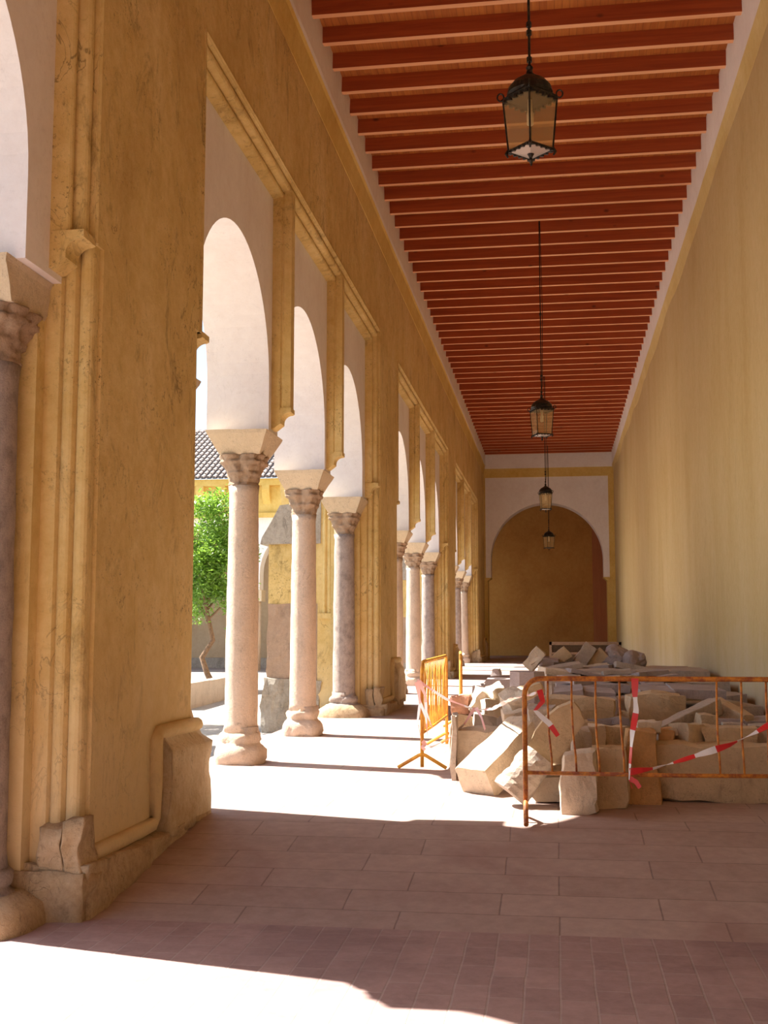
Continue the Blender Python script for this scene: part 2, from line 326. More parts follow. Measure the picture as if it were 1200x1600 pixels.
def corner_profile(sgn, y):
    """pier corner between front plane (facing -Y when sgn=+1) and corridor face, below the frames"""
    pts = [(-3.20, y)]
    for k in range(7):                 # outer slanting roll
        a = pi * k / 6
        pts.append((-3.145 - 0.04 * cos(a), y + sgn * (0.035 - 0.03 * sin(a))))
    pts.append((-3.095, y + sgn * 0.06))
    for k in range(9):                 # main colonette
        a = -pi * 0.15 + pi * 1.15 * k / 8
        pts.append((-3.045 - 0.05 * cos(a), y + sgn * (0.075 - 0.05 * sin(a))))
    pts.append((-2.995, y + sgn * 0.13)); pts.append((-3.01, y + sgn * 0.15)); pts.append((XI, y + sgn * 0.17))
    return pts
for i, (y0, y1) in enumerate(PIERS):
    bm = bmesh.new()
    lo = [(-4.05, y0)] + corner_profile(1, y0) + corner_profile(-1, y1)[::-1] + [(-4.05, y1)]
    prism(bm, lo, 'z', -1.2, ZC)
    box(bm, -4.05, XI, y0, y1, ZC, ZF)
    box(bm, -3.8, -3.3, y0 - .12, y0, -1.2, 3.75); box(bm, -3.8, -3.3, y1, y1 + .12, -1.2, 3.75)  # filler strips added behind the attached columns to stop slits of sunlight
    p = obj('pier', bm, 'ochre', wl)
    # footing: worn low plinth with a tall block at its far end
    f0 = fl((y0 + y1) / 2)
    bm = bmesh.new()
    zb = -0.75 if i == 1 else f0 - 0.1
    box(bm, -3.35, -2.86, y0 - 0.08, y1 + 0.04, zb, f0 + 0.16)
    rough_up(bm, 18, 0.045, 3.6, i * 3.3)
    lowp = obj('plinth', bm, 'rubble', p, smooth=True)
    bm = bmesh.new()
    prism(bm, [(-3.30, f0 + .1), (-2.855, f0 + .1), (-2.86, f0 + .72), (-2.93, f0 + .80), (-2.95, f0 + .84), (-2.985, f0 + .86), (-3.3, f0 + .86)], 'y', y1 - 0.95, y1 + 0.08)
    rough_up(bm, 7, 0.035, 4.0, i * 5.1)
    obj('plinth_block', bm, 'ochre_worn', p, smooth=True)
    bm = bmesh.new()       # moulding running along the low plinth and up the side of the block
    tube(bm, [(-2.965, y0 + 0.2, f0 + 0.20), (-2.965, y1 - 1.04, f0 + 0.21), (-2.965, y1 - 1.0, f0 + 0.25), (-2.965, y1 - 1.0, f0 + .82), (-2.965, y1 - .95, f0 + .87), (-2.965, y1, f0 + .87)], 0.055, 10)
    rough_up(bm, 1, 0.012, 6, i)
    obj('plinth_moulding', bm, 'ochre', p, smooth=True)
    bm = bmesh.new()       # swelling base of the far jamb
    ring_shape(bm, [(f0 - .1, .17, .30, 3), (f0 + .9, .165, .29, 3), (f0 + .98, .15, .26, 2.6), (f0 + 1.05, .13, .22, 2.4), (f0 + 1.10, .14, .25, 2.4), (f0 + 1.2, .13, .22, 2.4), (f0 + 1.3, .09, .12, 2.4)], 24, .015, 5)
    for v in bm.verts: v.co.x -= 3.16; v.co.y += y1 - .12
    obj('jamb_base', bm, 'ochre_worn', p, smooth=True)
    # rough masonry stumps at both corners
    for yy, s in ((y0, -1), (y1, 1)):
        bm = bmesh.new()
        box(bm, -3.20, -3.05, yy - .07, yy + .15, f0 - .1, f0 + .42); box(bm, -3.04, -2.93, yy - .09, yy + .16, f0 - .1, f0 + .46)
        box(bm, -3.62, -2.9, yy - .12, yy + .12, (f0 - .8) if i == 1 and s < 0 else f0 - .2, f0 + .12)
        rough_up(bm, 9, 0.055, 4.5, i * 2 + s)
        obj('corner_base', bm, 'rubble', p, smooth=True)
    # outer buttress with sloping cap
    if i >= 1:
        bm = bmesh.new()
        box(bm, -4.93, -4.0, y0 + .05, y0 + 1.9, 2.0, 3.1)
        obj('buttress', bm, 'ochre', p)
        bm = bmesh.new(); box(bm, -4.94, -4.0, y0 + .04, y0 + 1.92, 0.7, 2.02)
        rough_up(bm, 14, 0.035, 2.6, i * 9.1); obj('buttress_masonry', bm, 'brownstone', p)
        bm = bmesh.new(); box(bm, -5.02, -4.0, y0 - .02, y0 + 1.96, -0.9, 0.74)
        rough_up(bm, 16, 0.09, 2.4, i * 4.1); obj('buttress_base', bm, 'greystone', p)
        bm = bmesh.new(); prism(bm, [(-5.06, 3.05), (-5.04, 3.16), (-4.72, 3.72), (-4.0, 3.8), (-4.0, 3.05)], 'y', y0 - .03, y0 + 1.98)
        rough_up(bm, 3, 0.02, 3, i); obj('buttress_cap', bm, 'greystone', p)
        bm = bmesh.new(); prism(bm, [(-4.70, 3.6), (-4.82, 5.0), (-4.82, 8.9), (-4.0, 9.3), (-4.0, 3.6)], 'y', y0 + .05, y0 + 1.9)
        obj('upper_buttress', bm, 'ochre', p)
    # slim rolls on the face beside the attached column
    for yy in (y0, y1):
        bm = bmesh.new()
        for xx in (-3.84, -3.93):
            tube(bm, [(xx, yy, 1.85), (xx, yy, 3.7)], 0.032, 12)
        box(bm, -4.04, -3.6, yy - .05, yy + .05, 1.76, 1.85)
        obj('side_roll', bm, 'ochre', p)

# moulded U-shaped frame swept round every bay
PROF = [(-0.05, XI - .02), (-0.045, XI + 0.012), (-0.02, XI + 0.015), (-0.005, XI), (0.012, XI - .03)]
for k in range(7):
    a = pi * k / 6; PROF.append((0.06 - 0.045 * cos(a), -3.035 + 0.035 * sin(a)))
PROF += [(0.112, -3.075)]
for k in range(7):
    a = pi * k / 6; PROF.append((0.150 - 0.035 * cos(a), -3.105 + 0.03 * sin(a)))
PROF += [(0.192, -3.15), (0.205, -3.215)]
for i, (b0, b1, cols) in enumerate(BAYS):
    bm = bmesh.new(); rows = []
    for d, x in PROF:
        rows.append([bm.verts.new(p) for p in ((x, b0 + d, ZC), (x, b0 + d, ZF - d), (x, b1 - d, ZF - d), (x, b1 - d, ZC))])
    inner = [bm.verts.new(p) for p in ((-3.3, b0, ZC), (-3.3, b0, ZF), (-3.3, b1, ZF), (-3.3, b1, ZC))]
    for A, B in zip(rows, rows[1:]):
        for k in range(3): bm.faces.new([A[k], A[k + 1], B[k + 1], B[k]])
    bm.faces.new([r[0] for r in rows] + [inner[0]]); bm.faces.new([r[3] for r in rows[::-1]] + [inner[3]])
    obj('frame_moulding', bm, 'ochre', wl)
    # arch wall
    zi = 3.77
    pts = [(b0 + .001, ZF + 0.05), (b0 + .001, zi)]
    for a, c in zip(cols, cols[1:]):
        ctr = (a + c) / 2; r = (c - a) / 2 - 0.215; zc = 4.30
        lo = a + 0.215 if a != cols[0] else a + .215
        pts.append((lo, zi))
        for k in range(0, 33):
            t = pi - pi * k / 32; pts.append((ctr + r * cos(t), zc + r * sin(t) * 0.99))
        pts.append((c - .215, zi))
    pts += [(b1 - .001, zi), (b1 - .001, ZF + .05)]
    bm = bmesh.new(); prism(bm, pts, 'x', XO, XP)
    bmesh.ops.triangulate(bm, faces=[f for f in bm.faces if len(f.verts) > 4])
    obj('arch_panel', bm, 'white', wl)
    bm = bmesh.new(); box(bm, -4.02, -3.3, b0, b1, ZF, ZF + .1)
    obj('lintel', bm, 'ochre', wl)
    # hanging strips between the arches and their corbels
    for c in cols[1:-1]:
        bm = bmesh.new()
        hw = [(0.105, XP - .02), (0.105, -3.10), (0.085, -3.085), (0.095, -3.06), (0.08, XI), (-0.08, XI), (-0.095, -3.06), (-0.085, -3.085), (-0.105, -3.10), (-0.105, XP - .02)]
        prism(bm, [(x, c + d) for d, x in hw], 'z', ZC, ZF - 0.1)
        obj('hanging_strip', bm, 'ochre', wl)
    for c, hwid in [(cols[j], 0.10) for j in (1, 2)] + [(b0 + .1, 0.1), (b1 - .1, 0.1)]:
        bm = bmesh.new()
        pr = [(-2.97, ZC + .02), (-2.97, ZC - .03)]
        for k in range(7):
            a = pi / 2 * k / 6; pr.append((-2.99 - 0.10 * sin(a) , ZC - .04 - 0.09 * (1 - cos(a))))
        pr += [(-3.09, ZC - .16), (-3.17, ZC - .22), (XP - .02, ZC - .23), (XP - .02, ZC + .02)]
        prism(bm, pr, 'y', c - hwid, c + hwid)
        obj('corbel', bm, 'ochre', wl)

# ------------------------------------------------------------------ ceiling, cornices, right wall
bm = bmesh.new(); box(bm, -4.3, 2.9, -9, 70, 9.36, 9.6)
ceil = struct(obj('ceiling', bm, 'planks'))
y = -4.0
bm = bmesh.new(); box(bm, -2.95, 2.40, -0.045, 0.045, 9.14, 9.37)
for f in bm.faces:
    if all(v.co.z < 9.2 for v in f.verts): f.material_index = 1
proto = obj('ceiling_beam', bm, ['beam', 'beam_lit_face'], ceil)
ys = []; k = 0
yy = 14.21 - 0.69 * 26
while yy < 49.2:
    ys.append(yy); yy += 0.69 if not (34.4 < yy < 35.0) else 1.0
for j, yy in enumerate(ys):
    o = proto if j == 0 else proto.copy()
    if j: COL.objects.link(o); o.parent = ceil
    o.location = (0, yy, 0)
def cornice(name, prof, mats, y0, y1, n=60):
    bm = bmesh.new(); rows = []
    for j in range(n + 1):
        Y = y0 + (y1 - y0) * j / n
        rows.append([bm.verts.new((x + noise.noise(Vector((x * 3, Y * .6, z * 3))) * 0.012, Y, z + noise.noise(Vector((x, Y * .7, z + 9))) * 0.015)) for x, z, _ in prof])
    for A, B in zip(rows, rows[1:]):
        for k in range(len(prof) - 1):
            f = bm.faces.new([A[k], A[k + 1], B[k + 1], B[k]]); f.material_index = prof[k][2]
    bm.faces.new(rows[0][::-1]); bm.faces.new(rows[-1])
    return struct(obj(name, bm, mats))
cornice('trim_1', [(-3.0, 8.27, 0), (-2.975, 8.29, 0), (-2.955, 8.45, 0), (-2.93, 8.62, 0), (-2.905, 8.66, 1), (-2.895, 8.72, 1), (-2.90, 9.17, 1), (-2.90, 9.37, 1), (-3.0, 9.37, 1)], ['yellow', 'white'], -9, 49.3)
cornice('trim_2', [(2.47, 8.28, 0), (2.45, 8.32, 0), (2.425, 8.50, 0), (2.395, 8.62, 1), (2.385, 9.0, 1), (2.385, 9.37, 1), (2.47, 9.37, 1)], ['yellow_soft', 'white'], -9, 49.3)
bm = bmesh.new()
ny, nz = 90, 24
rows = []
for j in range(ny + 1):
    Y = -9 + 58.3 * j / ny
    rows.append([bm.verts.new((XR + 0.018 * noise.noise(Vector((0, Y * .45, -1 + 10.6 * q / nz * .5))), Y, -1 + 10.6 * q / nz)) for q in range(nz + 1)])
for A, B in zip(rows, rows[1:]):
    for q in range(nz): bm.faces.new([A[q], A[q + 1], B[q + 1], B[q]])
struct(obj('wall_right', bm, 'right', smooth=True, keep=True))
bm = bmesh.new(); box(bm, XR + .03, XR + .6, -9, 70, -1, 9.6)
struct(obj('wall_outer', bm, 'right'))
bm = bmesh.new(); box(bm, -4.05, 3.0, -9.4, -9, -1.3, 9.6)
struct(obj('wall_rear', bm, 'white'))

# ------------------------------------------------------------------ far wall with round arch
YF = 49.3
bm = bmesh.new()
cx, r, zc = -0.365, 2.345, 4.70
zs = 3.90
pts = [(-2.92, zs), (cx - r, zs)]
for k in range(41):
    t = pi - pi * k / 40; pts.append((cx + r * cos(t), zc + r * sin(t) * 1.01))
pts += [(cx + r, zs), (2.22, zs), (2.22, 8.22), (-2.92, 8.22)]
prism(bm, pts, 'y', YF - .04, YF + 0.9)
bmesh.ops.triangulate(bm, faces=[f for f in bm.faces if len(f.verts) > 4])
wf = struct(obj('wall_far', bm, 'white'))
bm = bmesh.new()
box(bm, -4.0, -2.84, YF, YF + .9, -.2, zs); box(bm, 2.11, 2.6, YF, YF + .9, -.2, zs)
box(bm, -4.0, -2.92, YF, YF + .9, zs, 9.4); box(bm, 2.22, 2.6, YF - .03, YF + .9, zs, 9.4)
box(bm, -2.98, 2.6, YF, YF + .9, 8.22, 9.4)
obj('side_pier', bm, 'yellow', wf)
bm = bmesh.new()
for x0, x1 in ((-2.95, -2.68), (1.95, 2.2)):
    prism(bm, [(x0, zs + .02), (x1, zs + .02), ((x0 + x1) / 2 + (-.06 if x0 < 0 else .06), zs - .12), (x0 if x0 < 0 else x1, zs - .16)] if x0 < 0 else [(x0, zs + .02), (x1, zs + .02), (x1, zs - .16), (x0 + .16, zs - .12)], 'y', YF - .08, YF + .8)
obj('impost', bm, 'yellow', wf)
bm = bmesh.new(); box(bm, -2.98, 2.45, YF - .10, YF, 8.17, 8.55)
struct(obj('trim_3', bm, 'yellow'))
bm = bmesh.new(); box(bm, -2.92, 2.42, YF - .14, YF, 8.55, 9.37)
struct(obj('trim_4', bm, 'white'))
bm = bmesh.new()
box(bm, -4.2, 3.0, 54.6, 55.2, -.2, 9.4)
struct(obj('wall_end_chamber', bm, 'ochre_far'))
bm = bmesh.new(); prism(bm, [(2.12, YF + .9), (1.68, 54.6), (3.0, 54.6), (3.0, YF + .9)], 'z', -.2, 9.4)
struct(obj('wall_chamber_side', bm, 'maroon'))

# ------------------------------------------------------------------ columns
def leaf_fn(z0, z1):
    def f(z, a):
        t = (z - z0) / (z1 - z0)
        if t < 0 or t > 1: return 1
        u = 0.13 * abs(sin(4 * a)) ** .7 * (0.3 + t)
        if 0.30 < t < 0.42: u += 0.10 * abs(cos(4 * a))
        if 0.68 < t < 0.80: u += 0.13 * abs(cos(4 * a + .5))
        return 0.90 + u
    return f
def column(x, y, mat, label, seed, capmat='capital', bigbase=False, ix=0.34):
    f0 = fl(y)
    t = empty('stone_column', (x, y, f0), label, 'column')
    h = 3.17 - f0
    off = Vector((seed * 3.7, seed * 1.3, seed))
    bm = bmesh.new(); rr = []
    for k in range(31):
        q = k / 30; z = 0.34 + (h - 0.34) * q
        rad = 0.188 - 0.024 * q + 0.004 * sin(q * pi)
        if q < .03: rad += 0.012
        if q > .975: rad += 0.014
        rr.append((z, rad, rad, 2))
    ring_shape(bm, rr, 40, 0.006, 5, off)
    obj('shaft', bm, mat, t, smooth=True)
    bm = bmesh.new()
    bw = 0.30 if bigbase else 0.265
    rr = [(-0.3, bw, bw, 4), (0.02, bw, bw, 4), (0.05, bw * 1.04, bw * 1.04, 3.4), (0.14, bw * 1.02, bw * 1.02, 2.8), (0.19, bw * .93, bw * .93, 2.3), (0.215, bw * .82, bw * .82, 2), (0.235, 0.215, 0.215, 2), (0.26, 0.232, 0.232, 2), (0.30, 0.236, 0.236, 2), (0.33, 0.225, 0.225, 2), (0.345, 0.2, 0.2, 2), (0.40, 0.195, 0.195, 2), (0.41, 0.17, 0.17, 2)]
    ring_shape(bm, rr, 40, 0.036, 7, off)
    obj('base', bm, mat if not bigbase else 'marble_grey', t, smooth=True)
    if bigbase:
        bm = bmesh.new()
        ring_shape(bm, [(-.3, .42, .36, 3), (0.02, .42, .36, 3), (.12, .40, .33, 2.6), (.2, .30, .28, 2.4)], 32, 0.04, 4, off)
        obj('foot_block', bm, 'rubble', t, smooth=True)
    bm = bmesh.new(); rr = []
    for k in range(25):
        q = k / 24; z = h + 0.345 * q
        rad = 0.172 + 0.075 * q ** 1.6; n = 2 + 5 * q ** 2
        if q < .06: rad = 0.185
        rr.append((z, rad, rad, n))
    ring_shape(bm, rr, 72, 0.026, 11, off, leaf_fn(h, h + .345))
    obj('capital', bm, capmat, t, smooth=True)
    bm = bmesh.new()
    z0, z1, z2 = h + .345, h + .56, h + .60
    for (a, b, c, d, e, g) in ((0.235, 0.235, z0, ix, 0.375, z1),):
        v0 = [bm.verts.new((sx * a, sy * b, c)) for sx, sy in ((-1, -1), (1, -1), (1, 1), (-1, 1))]
        v1 = [bm.verts.new((sx * d, sy * e, g)) for sx, sy in ((-1, -1), (1, -1), (1, 1), (-1, 1))]
        v2 = [bm.verts.new((sx * (d + .015), sy * (e + .015), z2)) for sx, sy in ((-1, -1), (1, -1), (1, 1), (-1, 1))]
        bm.faces.new(v0[::-1]); bm.faces.new(v2)
        for A, B in ((v0, v1), (v1, v2)):
            for k in range(4): bm.faces.new([A[k], A[(k + 1) % 4], B[(k + 1) % 4], B[k]])
    rough_up(bm, 4, 0.008, 5, seed)
    obj('impost', bm, 'impost', t)
    return t
XC = -3.535
column(XC, 12.93, 'marble', 'pinkish marble column, nearest of the free-standing ones, standing just past the huge near pier', 1)
column(XC, 16.17, 'marble', 'pinkish marble column in front of the stepped buttress, second free-standing one from the near pier', 2)
column(XC, 19.36, 'marble_grey', 'speckled grey-brown column set against the front of the second pier', 3, bigbase=True)
column(XC, 6.84, 'marble_grey', 'cropped dark column at the left edge against the near face of the huge pier', 4, bigbase=True, ix=0.26)
column(XC, 9.72, 'marble_grey', 'column against the hidden far face of the huge near pier', 5)
column(XC, 3.58, 'marble', 'free-standing column in the bay beside the camera', 6)
column(XC, 22.32, 'marble', 'column against the far face of the second pier', 8)
column(XC, 25.65, 'marble', 'column just behind the second pier in the middle bay', 9)
column(XC, 28.98, 'marble', 'rough marble column seen just past the second pier, above the yellow barrier', 10)
column(XC, 32.35, 'marble_grey', 'rough column set against the front of the third pier', 11)
column(XC, 35.27, 'marble', 'column against the far face of the third pier', 12)
column(XC, 38.45, 'marble', 'column just behind the third pier in the last bay', 13)
column(XC, 41.65, 'marble_grey', 'dark distant column, left one of the two in the last bay', 14)
column(XC, 44.83, 'marble', 'pale distant column nearest the end wall', 15)

# ------------------------------------------------------------------ lanterns
def lantern(x, y, z, rot, label, s=1.0, ztop=9.14):
    """z : height of the top frame of the glass body"""
    t = empty('hanging_lantern', (x, y, z), label, 'lantern', rot, 'lanterns hanging along the gallery ceiling')
    a, b, h = 0.165 * s, 0.135 * s, 0.46 * s
    bm = bmesh.new()
    C4 = ((-1, -1), (1, -1), (1, 1), (-1, 1))
    for sx, sy in C4: tube(bm, [(sx * a, sy * a, 0), (sx * b, sy * b, -h)], 0.008, 6)
    for k in range(4):
        p, q = C4[k], C4[(k + 1) % 4]
        tube(bm, [(p[0] * a, p[1] * a, 0), (q[0] * a, q[1] * a, 0)], 0.014, 6)
        tube(bm, [(p[0] * b, p[1] * b, -h), (q[0] * b, q[1] * b, -h)], 0.012, 6)
        n = Vector((p[0] + q[0], p[1] + q[1], 0)).normalized()
        # scalloped skirts
        for j in range(5):
            u = (j + .5) / 5
            c = Vector((p[0], p[1], 0)).lerp(Vector((q[0], q[1], 0)), u) * (b + .004)
            tube(bm, [c + Vector((0, 0, -h)), c + Vector((0, 0, -h - 0.018))], 0.014, 6)
            c = Vector((p[0], p[1], 0)).lerp(Vector((q[0], q[1], 0)), u) * (a + .004)
            tube(bm, [c + Vector((0, 0, 0)), c + Vector((0, 0, -0.026))], 0.018, 6)
    obj('frame', bm, 'iron', t)
    for sx, sy in C4:
        bm = bmesh.new(); d = Vector((sx, sy, 0)).normalized()
        c = d * (a * 1.414 + 0.02) + Vector((0, 0, 0.035))
        tube(bm, [c + d * 0.026 * cos(u) + Vector((0, 0, 0.032 * sin(u))) for u in [2 * pi * k / 12 for k in range(13)]], 0.007, 6)
        obj('scroll', bm, 'iron', t); bm = bmesh.new()
        c2 = d * (b * 1.414)
        tube(bm, [c2 + Vector((0, 0, -h + .01)), c2 + d * .018 + Vector((0, 0, -h - .02)), c2 + d * .004 + Vector((0, 0, -h - .05))], [0.014, 0.014, 0.006], 6)
        obj('corner_drop', bm, 'iron', t)
    bm = bmesh.new()
    ring_shape(bm, [(0.0, a * 1.12, a * 1.12, 6), (0.012, a * 1.15, a * 1.15, 6), (0.03, a * 1.05, a * 1.05, 4), (0.05, a * 1.18, a * 1.18, 2.2), (0.10, a * 1.12, a * 1.12, 2), (0.15, a * .85, a * .85, 2), (0.19, a * .45, a * .45, 2), (0.22, 0.03, 0.03, 2), (0.25, 0.022, 0.022, 2), (0.27, 0.03, 0.03, 2), (0.30, 0.01, 0.01, 2)], 32)
    obj('roof', bm, 'iron', t)
    bm = bmesh.new()
    for k in range(4):
        p, q = C4[k], C4[(k + 1) % 4]
        f = [bm.verts.new((p[0] * a, p[1] * a, -.005)), bm.verts.new((q[0] * a, q[1] * a, -.005)), bm.verts.new((q[0] * b, q[1] * b, -h)), bm.verts.new((p[0] * b, p[1] * b, -h))]
        bm.faces.new(f)
    obj('glass_pane', bm, 'glass', t)
    bm = bmesh.new(); v = [bm.verts.new((p[0] * b * .96, p[1] * b * .96, -h - .004)) for p in C4]; ap = bm.verts.new((0, 0, -h - .035))
    for k in range(4): bm.faces.new([v[k], v[(k + 1) % 4], ap])
    obj('bottom_pane', bm, 'pane_glare', t)
    bm = bmesh.new(); ring_shape(bm, [(-h - .11, .004, .004, 2), (-h - .085, .02, .02, 2), (-h - .06, .012, .012, 2), (-h - .03, .028, .028, 2)], 12)
    obj('finial', bm, 'iron', t)
    bm = bmesh.new(); ring_shape(bm, [(-.22, .012, .012, 2), (-.21, .026, .026, 2), (-.12, .028, .028, 2), (-.09, .02, .02, 2), (0.02, .018, .018, 2)], 16)
    obj('bulb', bm, 'bulb', t, smooth=True)
    bm = bmesh.new()
    L = ztop - z
    tube(bm, [(0, 0, 0.28), (0, 0, L + .23)], 0.011, 8)
    for zz in (0.32, 0.55, 0.62, L * .5):
        tube(bm, [(0, 0, zz), (0, 0, zz + .04)], 0.022, 8)
    obj('rod', bm, 'iron', t)
    bm = bmesh.new(); tube(bm, [(0.0, 0.0, .30), (.035, .03, .5), (.06, .05, L * .55), (.02, .02, L + .23)], 0.006, 6)
    obj('cable', bm, 'iron', t)
    return t
p = at(828, 156, 9.1); lantern(p.x, p.y, p.z, R(45 + 0), 'large black iron lantern hanging nearest the camera, its glass bottom seen from below', s=.93)
p = at(846.5, 641, 21.24); lantern(p.x, p.y, p.z, R(22), 'black iron lantern on a long rod, second along the ceiling, against the dark red beams')
p = at(852.5, 771, 34.4); lantern(p.x, p.y, p.z, R(8), 'small black lantern overlapping the top of the white end arch')
p = at(857.5, 838, 47.0); lantern(p.x, p.y, p.z, R(30), 'smallest, farthest lantern hanging inside the outline of the dark end arch')

# ------------------------------------------------------------------ barriers
def barrier(p0, p1, mat, label, H=1.12, low=0.385, missing=(), nb=11, seed=1, bend=0.0):
    p0, p1 = Vector(p0), Vector(p1); L = (p1 - p0).length
    ang = math.atan2(p1.y - p0.y, p1.x - p0.x)
    t = empty('crowd_barrier', p0, label, 'barrier', ang)
    rnd = random.Random(seed); dz = (p1.z - p0.z)
    bm = bmesh.new(); rc = 0.13; pts = [(0, 0, 0.03)]
    for k in range(7):
        a = pi / 2 * k / 6; pts.append((rc - rc * cos(a), 0, H - rc + rc * sin(a)))
    for k in range(7):
        a = pi / 2 * k / 6; pts.append((L - rc + rc * sin(a), 0, H - rc + rc * cos(a)))
    pts.append((L, 0, 0.03))
    tube(bm, [(x, y_, z + dz * x / L) for x, y_, z in pts], 0.020, 12)
    obj('outer_frame', bm, mat, t, smooth=True)
    bm = bmesh.new(); tube(bm, [(0, 0, low), (L * .5, 0, low - .008 + dz * .5), (L, 0, low + dz)], 0.0165, 10); obj('bottom_rail', bm, mat, t, smooth=True)
    for k in range(nb):
        if k in missing: continue
        x = 0.185 + (L - 0.37) * k / (nb - 1)
        bx = x + bend * (1 - k / nb) + rnd.uniform(-.006, .006)
        bm = bmesh.new()
        tube(bm, [(x, 0, H - .01), (x - .003, rnd.uniform(-.01, .01), H - .2), ((x + bx) / 2 - rnd.uniform(0, .012), rnd.uniform(-.01, .01), H * .62), (bx - .004, 0, low + .12), (bx, 0, low)], 0.0085, 8)
        obj('upright_bar', bm, mat, t, smooth=True)
    for x in (0.0, L):
        bm = bmesh.new(); g = dz * x / L
        tube(bm, [(x, -0.26, 0.022 + g), (x, -0.04, 0.15 + g), (x, 0, 0.165 + g), (x, 0.04, 0.15 + g), (x, 0.26, 0.022 + g)], 0.019, 8)
        obj('foot', bm, mat, t)
    return t
front = barrier((-0.262, 9.42, 0.0), (2.16, 9.50, 0.0), 'rusty', 'rusty orange crowd barrier in front of the stone heap, with three bars missing', missing=(4, 5, 6), nb=12, bend=0.03)
side = barrier((-1.44, 12.55, fl(12.5)), (-1.40, 14.95, fl(14.9)), 'yelbar', 'sunlit yellow crowd barrier seen almost end-on left of the heap', H=1.14, nb=16, seed=4)
barrier((-1.235, 15.2, fl(15.2)), (-1.43, 17.5, fl(17.5)), 'yelbar', 'narrow end-on yellow barrier behind the wide sunlit one', nb=12, seed=8)

# ------------------------------------------------------------------ hazard tape
def ribbon(name, pts, label, wid=0.05, seg=0.16, twist=0.0, parent=None, red='tape_red'):
    P = []
    for A, B in zip(pts, pts[1:]):
        A, B = Vector(A), Vector(B); n = max(2, int((B - A).length / 0.02))
        for k in range(n): P.append(A.lerp(B, k / n))
    P.append(Vector(pts[-1]))
    bm = bmesh.new(); rows = []; s = 0; prev = P[0]
    for i, p in enumerate(P):
        s += (p - prev).length; prev = p
        tdir = (P[min(i + 1, len(P) - 1)] - P[max(0, i - 1)]).normalized()
        side_ = tdir.cross(Vector((0, 1, 0)));
        if side_.length < .1: side_ = Vector((1, 0, 0))
        side_.normalize()
        ang = twist * s; nrm = tdir.cross(side_)
        d = side_ * cos(ang) + nrm * sin(ang)
        ww = wid * (0.55 + 0.45 * abs(cos(s * 9)))
        th = nrm * cos(ang) * 0.0015 - side_ * sin(ang) * .0015
        rows.append(([bm.verts.new(p + d * ww / 2 + th), bm.verts.new(p - d * ww / 2 + th), bm.verts.new(p - d * ww / 2 - th), bm.verts.new(p + d * ww / 2 - th)], s))
    for (A, s0), (B, s1) in zip(rows, rows[1:]):
        for k in range(4):
            f = bm.faces.new([A[k], A[(k + 1) % 4], B[(k + 1) % 4], B[k]]); f.material_index = int(s0 / seg) % 2
    bm.faces.new(rows[0][0]); bm.faces.new(rows[-1][0][::-1])
    o = obj(name, bm, [red, 'tape_white'], parent)
    if label: tag(o, label, 'tape')
    return o
YB = 9.36
tp = [at(992, 1060, YB), at(992, 1085, YB), at(994, 1110, YB), at(988, 1145, YB), at(985, 1185, YB), at(983, 1218, YB), at(988, 1232, YB)]
ribbon('hazard_tape', tp, 'red and white tape hanging from the top rail down the middle of the front barrier', 0.055, 0.13, 2.0)
q = [at(984, 1206, YB - .02), at(1020, 1201, YB), at(1052, 1192, YB), at(1090, 1180, YB), at(1140, 1164, YB - .02), at(1180, 1145, YB - .02), at(1215, 1125, YB - .02), at(1256, 1110, YB)]
ribbon('hazard_tape', q, 'twisted red and white tape rising diagonally to the right across the front barrier', 0.055, 0.17, 5.0)
q = [at(984, 1216, YB - .01), at(994, 1222, YB - .02), at(1000, 1231, YB - .03)]
ribbon('hazard_tape', q, 'loose red tape end dangling below the bottom rail of the front barrier', 0.04, 0.09, 3)
a0 = at(652, 1063, 12.5); a1 = at(742, 1106, 12.3); a2 = at(800, 1092, 10.6); a3 = at(838, 1083, 9.45)
ribbon('hazard_tape', [a0, a0.lerp(a1, .5) - Vector((0, 0, .05)), a1 - Vector((0, 0, .02)), a1.lerp(a2, .5) - Vector((0, 0, .05)), a2, a3], 'pale tape strung from the yellow barrier over the rubble to the front barrier corner', 0.035, 0.2, 1.5, red='tape_sunblown')
ribbon('hazard_tape', [at(742, 1106, 12.25), at(725, 1132, 12.2), at(700, 1155, 12.3), at(672, 1168, 12.45)], 'slack tape looping from the yellow barrier foot up to the rubble', 0.035, 0.2, 3, red='tape_sunblown')
ribbon('hazard_tape', [at(744, 1106, 12.2), at(752, 1120, 12.1), at(758, 1140, 12.0)], 'short white tape tail hanging over the sunlit block', 0.035, 0.3, 3, red='tape_sunblown')
ribbon('hazard_tape', [at(843, 1078, 9.42), at(848, 1096, 9.38), at(836, 1110, 9.37), at(846, 1120, 9.37), at(858, 1130, 9.36), at(872, 1150, 9.35)], 'red tape knot and tail at the left corner of the front barrier', 0.045, 0.17, 1)
def tatter(name, x0, y0, x1, y1, Y, label, sg):
    a, b = at(x0, y0, Y), at(x1, y1, Y)
    ribbon(name, [a, a.lerp(b, .33) + Vector((.02 * sg, .02, 0)), a.lerp(b, .66) + Vector((-.02 * sg, 0, 0)), b], label, 0.045, 0.22, 2.5, red='tape_sunblown')
tatter('hazard_tape', 651, 1066, 658, 1158, 12.50, 'longest tape tatter on the near left edge of the yellow barrier', 1)
tatter('hazard_tape', 653, 1066, 668, 1150, 12.46, 'tape tatter hanging beside the longest one on the yellow barrier', -1)
tatter('hazard_tape', 655, 1064, 676, 1138, 12.43, 'rightmost tape tatter slanting across the yellow barrier bars', 1)
tatter('hazard_tape', 660, 1158, 664, 1172, 12.44, 'tape end knotted above the foot of the yellow barrier', 1)

